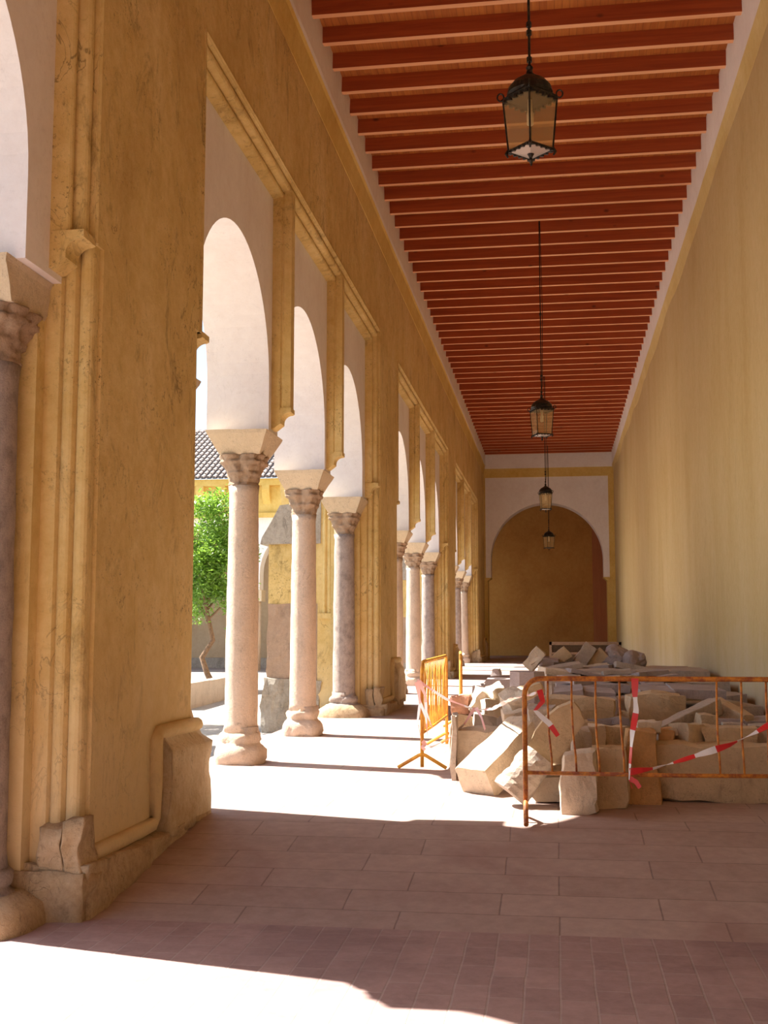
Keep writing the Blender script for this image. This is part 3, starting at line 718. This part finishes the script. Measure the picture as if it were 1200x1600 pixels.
# ------------------------------------------------------------------ the heap of stones
def stone(name, label, loc, dims, rot=(0, 0, 0), mat='lime', seed=0, amp=0.026, cuts=6, cat='stone', group=None, rnd=0.12, taper=(1, 1)):
    """loc : centre of the block"""
    bm = bmesh.new(); bmesh.ops.create_cube(bm, size=2)
    bmesh.ops.subdivide_edges(bm, edges=bm.edges[:], cuts=cuts, use_grid_fill=True)
    d = Vector(dims) / 2; off = Vector((seed * 2.3, seed * 5.1, seed * .7))
    for v in bm.verts:
        c = v.co.copy()
        e = abs(c.x) ** 6 + abs(c.y) ** 6 + abs(c.z) ** 6
        k = 1 - rnd * 0.35 * max(0, e - 1) / 2
        tz = (c.z + 1) / 2
        q = Vector((c.x * d.x * (1 + (taper[0] - 1) * tz), c.y * d.y * (1 + (taper[1] - 1) * tz), c.z * d.z))
        # ease the corners by a fixed length rather than a ratio
        q = Vector([math.copysign(max(0, abs(a) - (1 - k) * min(d) * 1.4), a) for a in q])
        n = Vector((noise.noise((q + off) * 3.5), noise.noise((q + off) * 3.5 + Vector((9, 3, 1))), noise.noise((q + off) * 3.5 + Vector((3, 8, 19)))))
        n2 = Vector((noise.noise((q + off) * 11), noise.noise((q + off) * 11 + Vector((9, 3, 1))), noise.noise((q + off) * 11 + Vector((3, 8, 19)))))
        v.co = q + n * amp * 1.6 + n2 * amp * .6
    o = obj(name, bm, mat, smooth=False)
    o.location = loc; o.rotation_euler = rot
    tag(o, label, cat, group)
    return o
def pst(label, x0, y0, x1, y1, Y, dep, mat='lime', rot=(0, 0, 0), ground_=False, name='stone_block', **k):
    """block whose front face fills the photo rectangle x0..x1, y0..y1 at depth Y"""
    a, b = at(x0, y1, Y), at(x1, y0, Y)
    z0 = fl(Y + dep / 2) - 0.01 if ground_ else a.z
    return stone(name, label, ((a.x + b.x) / 2, Y + dep / 2, (z0 + b.z) / 2), (b.x - a.x, dep, b.z - z0), rot, mat, seed=int(x0 + y0), **k)

# front row, standing on the floor behind the rusty barrier
pst('long ochre kerb-like block lying on the floor at the right end of the front row', 1031, 1166, 1262, 1254, 10.62, .5, 'lime', ground_=True)
pst('rust-stained block on the floor just left of the long kerb-like block', 980, 1142, 1028, 1258, 10.45, .4, 'lime_orange', ground_=True, taper=(.85, 1))
pst('square ochre block between the pale upright block and the rust-stained one', 931, 1168, 979, 1264, 10.15, .38, 'lime', ground_=True)
pst('pale upright block with sunlit left edge standing behind the first barrier bars', 877, 1178, 934, 1271, 9.82, .34, 'lime_pale', ground_=True, taper=(.85, 1))
# hexagonal drum lying on its side
bm = bmesh.new(); prism(bm, [(0.20 * cos(a), 0.125 * sin(a)) for a in [pi / 3 * k for k in range(6)]], 'y', -.2, .2); rough_up(bm, 3, .012, 5, 3)
o = obj('stone_drum', bm, 'lime_pale'); c_ = at(851, 1233, 10.2); o.location = (c_.x + .03, 10.6, fl(10.6) + .115); tag(o, 'six-sided stone drum on the floor below the bottom rail of the front barrier', 'stone')
# curved arch stone leaning
bm = bmesh.new(); ctr = at(925, 1225, 10.4); pts = []
outer = [(822, 1187), (826, 1165), (836, 1143), (852, 1122), (872, 1106), (896, 1096), (905, 1108), (914, 1128), (897, 1150), (884, 1172), (868, 1188), (850, 1205), (826, 1206)]
pts = [(at(x, y, 10.4).x - ctr.x, at(x, y, 10.4).z - ctr.z) for x, y in outer]
prism(bm, pts, 'y', -.16, .2)
bmesh.ops.triangulate(bm, faces=[f for f in bm.faces if len(f.verts) > 4]); rough_up(bm, 3, .014, 4, 7)
o = obj('arch_stone', bm, 'lime'); o.location = (ctr.x, 10.5, ctr.z); tag(o, 'curved arch stone leaning on its end behind the left bars of the front barrier', 'stone')
pst('low block wedged under the curved arch stone', 828, 1195, 876, 1216, 10.55, .3, 'lime', name='stone_block')
# leaning shafts in the sun
def shaft(name, label, A, B, wx, wz, mat, seed, end_rough=False, sides=4, amp=.015):
    A, B = Vector(A), Vector(B); L = (B - A).length
    bm = bmesh.new()
    if sides == 4:
        bmesh.ops.create_cube(bm, size=2); bmesh.ops.subdivide_edges(bm, edges=bm.edges[:], cuts=11, use_grid_fill=True)
        for v in bm.verts:
            c = v.co; e = (abs(c.x) ** 8 + abs(c.y) ** 8) ; k = 1 - .05 * max(0, e - 1)
            f = noise.noise(c * 2.5 + Vector((seed, 4, 2))) * .06
            v.co = Vector((c.x * wx / 2 * (k + f), c.y * wz / 2 * (k + f), (c.z * (1 - .03 * max(0, e - 1)) + 1) * L / 2))
    else:
        n = int(L / .03); ring_shape(bm, [(L * k / n, wx / 2 * (1 + (.05 * ((k * 7) % 3 - 1) if end_rough and k < n * .6 else 0)), wz / 2, 2.2) for k in range(n + 1)], 24, amp, 8, Vector((seed, 0, 0)))
    for v in bm.verts:
        v.co += Vector((noise.noise(v.co * 4 + Vector((seed, 0, 0))), noise.noise(v.co * 4 + Vector((0, seed, 0))), noise.noise(v.co * 4 + Vector((0, 0, seed))))) * amp
    o = obj(name, bm, mat); o.location = A; o.rotation_euler = (B - A).to_track_quat('Z', 'Y').to_euler()
    tag(o, label, 'stone'); return o
A = at(742, 1224, 10.85); B = at(822, 1140, 11.5)
shaft('stone_slab', 'long sunlit squared slab leaning up to the right, its foot on the white sunny floor', A, B, .36, .30, 'lime_pale', 3)
A = at(797, 1240, 10.2); B = at(842, 1180, 10.28)
shaft('broken_shaft', 'short broken shaft with ragged end leaning beside the post of the front barrier', A, B, .30, .30, 'lime_grey', 5, True, 8, .02)
pst('broad sunlit block standing behind the long leaning slab', 712, 1142, 812, 1206, 12.0, .42, 'lime_pale', ground_=True)
pst('thin stone slab on edge beside the yellow barrier foot', 704, 1118, 711, 1211, 11.75, .55, 'lime_grey', ground_=True, cuts=3)
pst('salmon coloured block on top of a low base beside the end-on barriers', 704, 1086, 735, 1118, 13.0, .35, 'brickred')
pst('low brown base under the salmon coloured block', 704, 1118, 742, 1150, 12.95, .5, 'lime', ground_=True)
pst('wide shaded base block under the white rubble', 738, 1114, 806, 1160, 12.75, .7, 'lime_grey', ground_=True)
pst('white sunlit lump with pointed top in the rubble beside the tape', 736, 1078, 766, 1116, 12.85, .3, 'lime_pale', (0.1, .5, .2), amp=.03)
pst('rounded white sunlit lump right of the pointed one', 762, 1074, 786, 1098, 12.95, .3, 'lime_pale', (.2, -.2, .3), amp=.035)
pst('jagged sunlit lump lying low at the front of the white rubble', 745, 1096, 788, 1120, 12.75, .3, 'lime_pale', (0, .1, .5), amp=.03)
pst('sunlit lump under the knot of the tape', 786, 1084, 820, 1112, 11.8, .4, 'lime_pale', (.1, -.4, .2), amp=.03)
pst('sunlit flat lump below the tape knot', 784, 1112, 826, 1136, 11.6, .5, 'lime_pale', (.05, -.15, .1), amp=.03)
pst('shaded base block right of the rubble', 800, 1134, 868, 1190, 11.9, .5, 'lime', ground_=True)
pst('grey block right of the tape knot, under the leaning slab', 826, 1106, 866, 1150, 11.3, .4, 'lime_grey')
pst('brown upper block touching the curved arch stone', 848, 1092, 960, 1128, 12.0, .6, 'lime')
pst('plain block under the wide brown one', 850, 1126, 935, 1200, 11.7, .6, 'lime', ground_=True)
pst('leaning brown slab between the grey octagonal block and the barrier corner', 772, 1078, 848, 1098, 13.8, .5, 'lime', (0.0, -.35, 0))
# grey octagonal pedestal
bm = bmesh.new(); ring = [(fl(16) - fl(16), .235, .235, 4), (.0, .235, .235, 4)]
prism(bm, [(0.25 * cos(a), 0.25 * sin(a)) for a in [pi / 8 + pi / 4 * k for k in range(8)]], 'z', 0, 0.98 - fl(16)); rough_up(bm, 2, .01, 4, 3)
o = obj('stone_pedestal', bm, 'slate'); c_ = at(823, 1047, 15.9); o.location = (c_.x, 16.1, fl(16)); tag(o, 'grey eight-sided stone pedestal standing upright with its top in the sun', 'stone')
bm = bmesh.new(); a_ = at(773, 1080, 17.0)
prism(bm, [(-.30, 0), (.27, 0), (.24, at(0, 1057, 17).z - fl(17)), (-.12, at(0, 1057, 17).z - fl(17)), (-.26, .55)], 'y', 0, .5); rough_up(bm, 3, .01, 3, 2)
o = obj('stone_block', bm, 'slate'); o.location = (a_.x, 17.0, fl(17)); tag(o, 'grey trapezoid block left of the eight-sided pedestal', 'stone')
pst('small grey cap stone on top of the trapezoid block', 765, 1046, 780, 1058, 17.1, .25, 'slate', taper=(.7, 1))
pst('dark block peeping out left of the trapezoid block', 738, 1070, 756, 1100, 16.2, .4, 'slate', ground_=True)

# middle band
pst('tan squared block in the middle of the heap behind the hanging tape', 984, 1086, 1070, 1136, 12.5, .55, 'lime')
pst('base block under the tan squared block', 975, 1134, 1075, 1200, 12.3, .7, 'lime', ground_=True)
pst('small dark grey block left of the tan squared block', 934, 1092, 968, 1132, 12.9, .5, 'slate')
pst('triangular pale chip between dark block and tape', 962, 1112, 986, 1138, 12.2, .2, 'lime_pale', taper=(.4, 1))
pst('flat mauve slab end lying under the dark grey block', 918, 1124, 986, 1134, 11.9, .8, 'slate', cuts=3)
pst('pale narrow upright stone behind the third barrier bar', 922, 1134, 946, 1172, 11.1, .3, 'lime_pale')
pst('ochre block beside the narrow upright stone', 944, 1134, 980, 1174, 11.2, .3, 'lime')
pst('grey squared stone leaning behind the arch stone', 892, 1140, 924, 1190, 10.9, .35, 'lime_grey', ground_=True)
pst('knobbly pale chip on top of the rust-stained block', 996, 1128, 1032, 1146, 10.7, .3, 'lime_pale', (0, -.1, .1), amp=.03)
pst('orange chip resting on the left end of the long kerb-like block', 1030, 1140, 1052, 1168, 10.8, .25, 'lime_orange', (0, .15, 0))
pst('pale crumbly chip behind the small bluish cube', 1044, 1138, 1060, 1152, 10.95, .2, 'lime_pale', amp=.03)
pst('small cube with bluish pale left side on the long kerb-like block', 1056, 1132, 1096, 1167, 10.85, .28, 'lime', (0, 0, .5))
pst('wide low ochre block lying on the long kerb-like block', 1097, 1138, 1186, 1167, 10.9, .4, 'lime')
pst('base block hidden behind the long kerb-like block', 1060, 1152, 1262, 1240, 11.45, .75, 'lime_grey', ground_=True)
pst('little chip above the wide low ochre block, behind the right bars', 1092, 1118, 1118, 1140, 11.6, .25, 'lime')
pst('thin flat slab lying right of the little chip', 1118, 1127, 1168, 1135, 11.6, .4, 'slate', cuts=3)
pst('small mauve cube on the wide low ochre block', 1132, 1132, 1168, 1148, 11.2, .25, 'lime_grey')
pst('mauve cube near the right edge against the wall', 1176, 1134, 1215, 1166, 11.1, .3, 'lime_grey')
pst('flat stone lying against the wall at the right edge', 1160, 1126, 1240, 1138, 12.0, .5, 'slate', (0, -.03, .1), cuts=3)
shaft('stone_moulding', 'long thin grooved moulding sloping down to the left across the heap', at(1022, 1150, 11.6), at(1118, 1104, 12.3), .16, .17, 'lime_grey', 9, sides=4, amp=.008)
shaft('stone_moulding', 'short brown piece of moulding sloping down to the wall', at(1116, 1103, 12.5), at(1168, 1130, 12.1), .15, .18, 'lime', 12, sides=4, amp=.012)

# slabs stacked between the middle band and the back row
rs = random.Random(11)
WORDS = ['violet-grey paving slab', 'mauve paving slab', 'dusty grey paving slab', 'brownish paving slab']
def slab(x0, x1, Y, dep, z1, th, tilt, label, mat='slate', rz=0):
    return stone('paving_slab', label, ((x0 + x1) / 2, Y + dep / 2, z1 - th / 2), (x1 - x0, dep, th), (tilt[0], tilt[1], rz), mat, seed=int(Y * 10 + x0 * 7), cuts=3, amp=.008, cat='stone slab', rnd=.06)
def core(Y, dep, x0, x1, z1, label):
    f0 = fl(Y + dep / 2)
    return stone('stone_block', label, ((x0 + x1) / 2, Y + dep / 2, (z1 + f0) / 2), (x1 - x0, dep, z1 - f0), (0, 0, 0), 'lime_grey', seed=int(Y * 9), cuts=3)
CG = 'squared blocks buried in the core of the heap'
for Y, d, x0, x1, z in ((13.15, .8, .25, 1.1, .62), (13.15, .8, 1.15, 2.35, .55), (14.1, 1.0, .0, 1.1, .72), (14.1, 1.0, 1.15, 2.35, .66), (15.2, 1.3, .0, 1.1, .80), (15.2, 1.3, 1.15, 2.35, .74),
                        (16.6, 1.6, -.1, 1.1, .84), (16.6, 1.6, 1.15, 2.35, .84), (18.3, 1.8, -.3, 1.0, .95), (18.3, 1.8, 1.05, 2.3, .95), (20.2, 1.8, -.3, 1.0, .92), (20.2, 1.8, 1.05, 2.3, .92)):
    o = core(Y, d, x0, x1, z, 'squared block buried under the slabs, %s, %s' % ({13.15: 'foremost core row', 14.1: 'second core row', 15.2: 'third core row', 16.6: 'fourth core row', 18.3: 'fifth core row', 20.2: 'rearmost core row'}[Y], 'left half of heap' if x0 < 0.9 else 'half nearest the wall')); o['group'] = CG
mid = [
 (1000, 1078, 1056, 13.5, 1.0, 'mauve slab lying flat just behind the tan squared block', .03),
 (1052, 1076, 1135, 13.7, 1.0, 'long mauve slab reaching the wall behind the grooved moulding', .04),
 (1004, 1068, 1040, 14.7, .8, 'short mauve slab under the top rail right of the hanging tape', -.02),
 (1040, 1067, 1078, 14.9, .8, 'dark-edged slab ending short of the wall under the top rail', .02),
 (866, 1078, 912, 13.4, 1.0, 'mauve slab tilted behind the first bars of the front barrier', -.1),
 (912, 1080, 962, 13.6, .9, 'violet slab behind the third bar of the front barrier', .06),
 (930, 1068, 985, 14.7, .9, 'dusty slab lying under the top rail left of the hanging tape', .05),
 (868, 1070, 928, 14.9, .9, 'dusty slab lying under the top rail above the tilted mauve one', -.03)]
for x0, y, x1, Y, dep, lab, tl in mid:
    a, b_ = at(x0, y, Y), at(x1, y, Y); slab(a.x, b_.x, Y, dep, a.z, .10, (0.03, tl), lab)
upper = [
 (852, 1054, 905, 16.8, 'sunlit-ended slab at the left end of the slab rows, nearest layer', -.02),
 (900, 1056, 950, 16.9, 'brownish slab in the nearest upper layer, left half', .03),
 (948, 1055, 1000, 16.8, 'mauve slab in the nearest upper layer, right half', -.02),
 (1000, 1057, 1036, 17.0, 'dark-ended slab touching the wall in the nearest upper layer', .02),
 (846, 1046, 900, 18.6, 'sunlit-ended slab at the left end of the second layer', .02),
 (898, 1048, 952, 18.5, 'violet slab in the middle of the second layer', -.03),
 (946, 1047, 1000, 18.7, 'dusty slab right of the middle in the second layer', .04),
 (996, 1048, 1034, 18.9, 'long slab with dark rolled end against the wall', .03),
 (842, 1039, 900, 20.4, 'sunlit-ended slab at the left end of the rear layer', -.02),
 (900, 1041, 950, 20.5, 'dark flat slab in the middle of the rear layer', .02),
 (950, 1041, 1006, 20.4, 'mauve slab at the right of the rear layer', -.03)]
for x0, y, x1, Y, lab, tl in upper:
    a, b_ = at(x0, y, Y), at(x1, y, Y); slab(a.x, b_.x, Y, 1.5, a.z, .13, (0.02, tl), lab, rs.choice(['slate', 'lime_grey', 'slate']), rs.uniform(-.05, .05))
pst('thin sunlit stick-like slab at the left end of the back row', 826, 1030, 842, 1034, 19.6, .5, 'lime_pale', (0, -.6, 0), cuts=2)
# back row : tilted blocks
for x, y, wpx, hpx, tilt, Y, lab, mt in [
    (835, 1030, 19, 34, .7, 20.6, 'tilted pale block, leftmost of the back row, beside the end wall floor', 'lime_pale'),
    (860, 1036, 22, 14, .1, 20.3, 'low mauve block right of the leftmost tilted block', 'slate'),
    (874, 1029, 19, 36, .85, 20.7, 'brown tilted block in front of the left half of the dark chest', 'lime'),
    (884, 1041, 34, 12, -.05, 20.0, 'dark flat block below the brown tilted one', 'dark'),
    (912, 1027, 20, 42, .6, 20.8, 'tall tilted block in front of the middle of the dark chest', 'lime_grey'),
    (932, 1030, 18, 32, .8, 20.9, 'small brown tilted block right of the tall tilted one', 'lime'),
    (928, 1044, 44, 12, -.1, 19.9, 'whitish flat block along the front of the back row', 'lime_pale')]:
    c_ = at(x, y, Y); s = Y / FPX
    stone('stone_block', lab, c_, (wpx * s, .4, hpx * s), (0, tilt, 0), mt, seed=x, amp=.02, cat='stone')
for x, y, wpx, hpx, Y, lab in [(962, 1030, 42, 40, 20.9, 'biggest rounded boulder of the back row, before the right end of the dark chest'), (991, 1032, 34, 30, 20.6, 'rounded mauve boulder at the right end of the back row by the wall')]:
    c_ = at(x, y, Y); s = Y / FPX; bm = bmesh.new(); bmesh.ops.create_icosphere(bm, subdivisions=4, radius=1)
    for v in bm.verts:
        n = noise.noise(v.co * 1.3 + Vector((x, 0, 0))) * .3 + noise.noise(v.co * 4 + Vector((x, 0, 0))) * .08
        q_ = v.co * (1 + n); v.co = Vector((q_.x * wpx * s / 2, q_.y * .3, max(-.9, q_.z) * hpx * s / 2))
    o = obj('boulder', bm, 'slate'); o.location = c_; tag(o, lab, 'stone')
FR = 'loose flat fragments on the slab rows'
rf = random.Random(5)
for x, y, Y, wd, mt, lab in [
    (868, 1050, 17.2, .42, 'lime_pale', 'pale flat fragment loose on the left end of the nearest upper slabs'),
    (914, 1052, 17.3, .5, 'slate', 'mauve fragment loose in the middle of the nearest upper slabs'),
    (962, 1050, 17.4, .4, 'lime_grey', 'greyish fragment loose right of the middle on the nearest upper slabs'),
    (1012, 1052, 17.3, .5, 'slate', 'tilted mauve fragment near the wall on the nearest upper slabs'),
    (884, 1042, 19.0, .5, 'lime_grey', 'greyish fragment loose on the left of the second slab layer'),
    (934, 1043, 19.1, .45, 'slate', 'mauve fragment loose in the middle of the second slab layer'),
    (985, 1043, 19.0, .5, 'lime_grey', 'greyish fragment loose at the right of the second slab layer'),
    (905, 1064, 15.2, .42, 'slate', 'mauve fragment showing just over the top rail at left'),
    (958, 1063, 15.3, .4, 'lime', 'ochre fragment showing at the top rail left of the hanging tape'),
    (1030, 1062, 15.2, .45, 'slate', 'mauve fragment showing at the top rail right of the hanging tape')]:
    c_ = at(x, y, Y)
    stone('stone_fragment', lab, c_, (wd, rf.uniform(.25, .45), rf.uniform(.06, .10)), (rf.uniform(-.12, .12), rf.uniform(-.2, .2), rf.uniform(-.6, .6)), mt, seed=x, cuts=3, amp=.015, group=FR)
# dark moulded slab standing behind the heap
a, b_ = at(858, 1003, 23.0), at(971, 1003, 23.0); zt = a.z; f0 = fl(23)
t = empty('carved_stone_chest', ((a.x + b_.x) / 2, 23.2, f0), 'dark brown oblong stone chest with moulded rim standing behind the heap', 'stone chest')
hw = (b_.x - a.x) / 2; H = zt - f0
bm = bmesh.new(); box(bm, -hw + .04, hw - .04, -.16, .2, 0, H - .05); obj('chest_body', bm, 'dark', t)
bm = bmesh.new(); box(bm, -hw, hw, -.2, .24, H - .06, H); box(bm, -hw, -hw + .05, -.2, .2, 0, H); box(bm, hw - .05, hw, -.2, .2, 0, H); box(bm, -hw + .05, hw - .05, -.185, -.15, H - .24, H - .20)
bmesh.ops.bevel(bm, geom=bm.edges[:], offset=.008, segments=1); obj('chest_rim', bm, 'brownstone', t)

# ------------------------------------------------------------------ courtyard : far gallery, tree, kerb
def arcade():
    Y0 = 50.0
    t = empty('gallery_building', (-16, Y0, 0), 'far courtyard gallery with tiled roof, ochre frieze and white arches', 'building')
    def ch(name, bm, mat, smooth=False):
        o = obj(name, bm, mat, t, smooth); o.matrix_parent_inverse = Matrix.Translation((16, -Y0, 0)); return o
    x0, x1 = -32.6, -4.1; per = 4.75; r = 2.17; zs_ = 3.5; zc_ = 4.2
    bm = bmesh.new(); pts = [(x0, zs_)]
    c = -10.75 - per * 4; cs = []
    while c + r < x1: cs.append(c); c += per
    for c in cs:
        pts.append((c - r, zs_))
        for k in range(21):
            a = pi - pi * k / 20; pts.append((c + r * cos(a), zc_ + r * sin(a)))
        pts.append((c + r, zs_))
    pts += [(x1, zs_), (x1, 6.75), (x0, 6.75)]
    prism(bm, pts, 'y', Y0, Y0 + .7); bmesh.ops.triangulate(bm, faces=[f for f in bm.faces if len(f.verts) > 4])
    ch('arch_wall', bm, 'white')
    bm = bmesh.new(); box(bm, x0, x1, Y0 - .08, Y0 + .7, 6.75, 8.35); box(bm, x0, x1, Y0 - .2, Y0, 6.7, 6.9); box(bm, x0, x1, Y0 - .4, Y0, 8.1, 8.4); ch('frieze', bm, 'yellow')
    x = x1 - .5
    while x > x0:
        bm = bmesh.new(); prism(bm, [(Y0 - .42, 8.1), (Y0 - .42, 7.9), (Y0 - .3, 7.6), (Y0 - .12, 7.35), (Y0 - .08, 7.3), (Y0 - .08, 8.1)], 'x', x - .17, x + .17); ch('bracket', bm, 'yellow'); x -= 1.0
    for c in cs:
        xx = c - per / 2
        bm = bmesh.new(); tube(bm, [(xx, Y0 + .35, -.1), (xx, Y0 + .35, 3.0)], .2, 16); ch('column', bm, 'marble', True)
        bm = bmesh.new(); box(bm, xx - .3, xx + .3, Y0, Y0 + .7, 3.0, 3.5); ch('impost', bm, 'impost')
    bm = bmesh.new(); box(bm, x0, x1, Y0 + 4.6, Y0 + 5.2, -.1, 8.3); ch('back_wall', bm, 'ochre_dull')
    bm = bmesh.new(); box(bm, x0, x1, Y0, Y0 + 4.6, 8.0, 8.3); ch('gallery_ceiling', bm, 'planks')
    bm = bmesh.new(); box(bm, x0, x1, Y0 + 4.2, Y0 + 4.6, -.1, .45); ch('step', bm, 'greystone')
    # pantiled roof
    bm = bmesh.new(); sl = tan(R(26)); zr = 8.40; yr = Y0 - .55; D = 7.4
    v = [bm.verts.new(q) for q in ((x0, yr, zr), (x1, yr, zr), (x1, yr + D, zr + D * sl), (x0, yr + D, zr + D * sl))]
    f = bm.faces.new(v); f.material_index = 1
    nt_ = int((x1 - x0) / .27); step = .44; nr = int(D / step)
    for i in range(nt_):
        xc = x0 + .135 + i * .27
        if xc < -24: continue
        for j in range(nr):
            ya, yb = yr + j * step - .03, yr + (j + 1) * step
            za, zb = zr + (ya - yr) * sl + .05, zr + (yb - yr) * sl + .015
            A_ = [bm.verts.new((xc + .088 * cos(pi * k / 5), ya, za + .10 * sin(pi * k / 5))) for k in range(6)]
            B_ = [bm.verts.new((xc + .07 * cos(pi * k / 5), yb, zb + .08 * sin(pi * k / 5))) for k in range(6)]
            for k in range(5): bm.faces.new([A_[k], A_[k + 1], B_[k + 1], B_[k]])
            g_ = bm.faces.new(A_); g_.material_index = 1
    ch('tiled_roof', bm, ['tile', 'tile_channel_shade'])
arcade()

def tree(x, y, h0, h1, rad, label, seed, nleaf=9000, bend=0.3):
    g = -.05 if y > 25 else -.17
    t = empty('orange_tree', (x, y, g), label, 'tree'); rnd = random.Random(seed)
    bm = bmesh.new()
    tube(bm, [(0.35 * bend, 0, 0), (0.05 * bend, 0, .45), (-.15 * bend, 0, .9), (.25 * bend, 0, 1.4), (0, 0, h0 + .5), (0, 0, h0 + 1.4)], [.1, .085, .08, .075, .06, .03], 10)
    obj('trunk', bm, 'bark', t, smooth=True)
    bm = bmesh.new()
    for k in range(7):
        a = k * 2.4; tube(bm, [(0, 0, h0 + .2 + .1 * k), (cos(a) * rad * .4, sin(a) * rad * .4, h0 + .8 + .15 * k), (cos(a) * rad * .75, sin(a) * rad * .75, h0 + 1.1 + .2 * k)], [.035, .025, .008], 6)
    obj('branches', bm, 'bark', t)
    bm = bmesh.new(); zc_ = (h0 + h1) / 2; hz = (h1 - h0) / 2
    clumps = []
    for _ in range(120):
        v = Vector((rnd.gauss(0, 1), rnd.gauss(0, 1), rnd.gauss(0, 1))).normalized() * rnd.uniform(.45, .92)
        clumps.append(Vector((v.x * rad, v.y * rad, zc_ + v.z * hz)))
    for _ in range(nleaf):
        c = rnd.choice(clumps); p_ = c + Vector((rnd.gauss(0, .16), rnd.gauss(0, .16), rnd.gauss(0, .15)))
        d = Euler((rnd.uniform(-.9, .9), rnd.uniform(-.9, .9), rnd.uniform(0, 6.3))).to_matrix(); l = rnd.uniform(.05, .09)
        q_ = [p_ + d @ Vector(u) for u in ((-l, 0, 0), (0, -l * .42, .012), (l, 0, 0), (0, l * .42, .012))]
        bm.faces.new([bm.verts.new(u) for u in q_])
    obj('foliage', bm, 'leaf', t)
    return t
tree(-10.1, 33.0, 1.75, 6.0, 1.55, 'leafy green orange tree between the near pier and the first marble column', 3, 16000, .8)
tree(-7.9, 16.6, 1.8, 4.4, 1.4, 'orange tree standing in the courtyard behind the huge near pier', 5, 7000)
tree(-8.6, 20.6, 1.8, 4.6, 1.4, 'orange tree deeper in the courtyard behind the huge near pier', 6, 7000)
a = at(316, 1072, 27.0); b_ = at(372, 1056, 31.0)
bm = bmesh.new(); dv = (Vector((b_.x, b_.y, 0)) - Vector((a.x, a.y, 0))); L = dv.length + 4
box(bm, 0, L, -.16, .16, -.3, .34); rough_up(bm, 8, .02, 2)
o = obj('stone_kerb', bm, 'lime_grey'); o.location = (a.x, a.y, .08); o.rotation_euler = (0, 0, math.atan2(dv.y, dv.x)); o.location -= Vector((dv.x, dv.y, 0)).normalized() * 2
tag(o, 'low stone kerb in the courtyard at the foot of the orange tree', 'kerb')
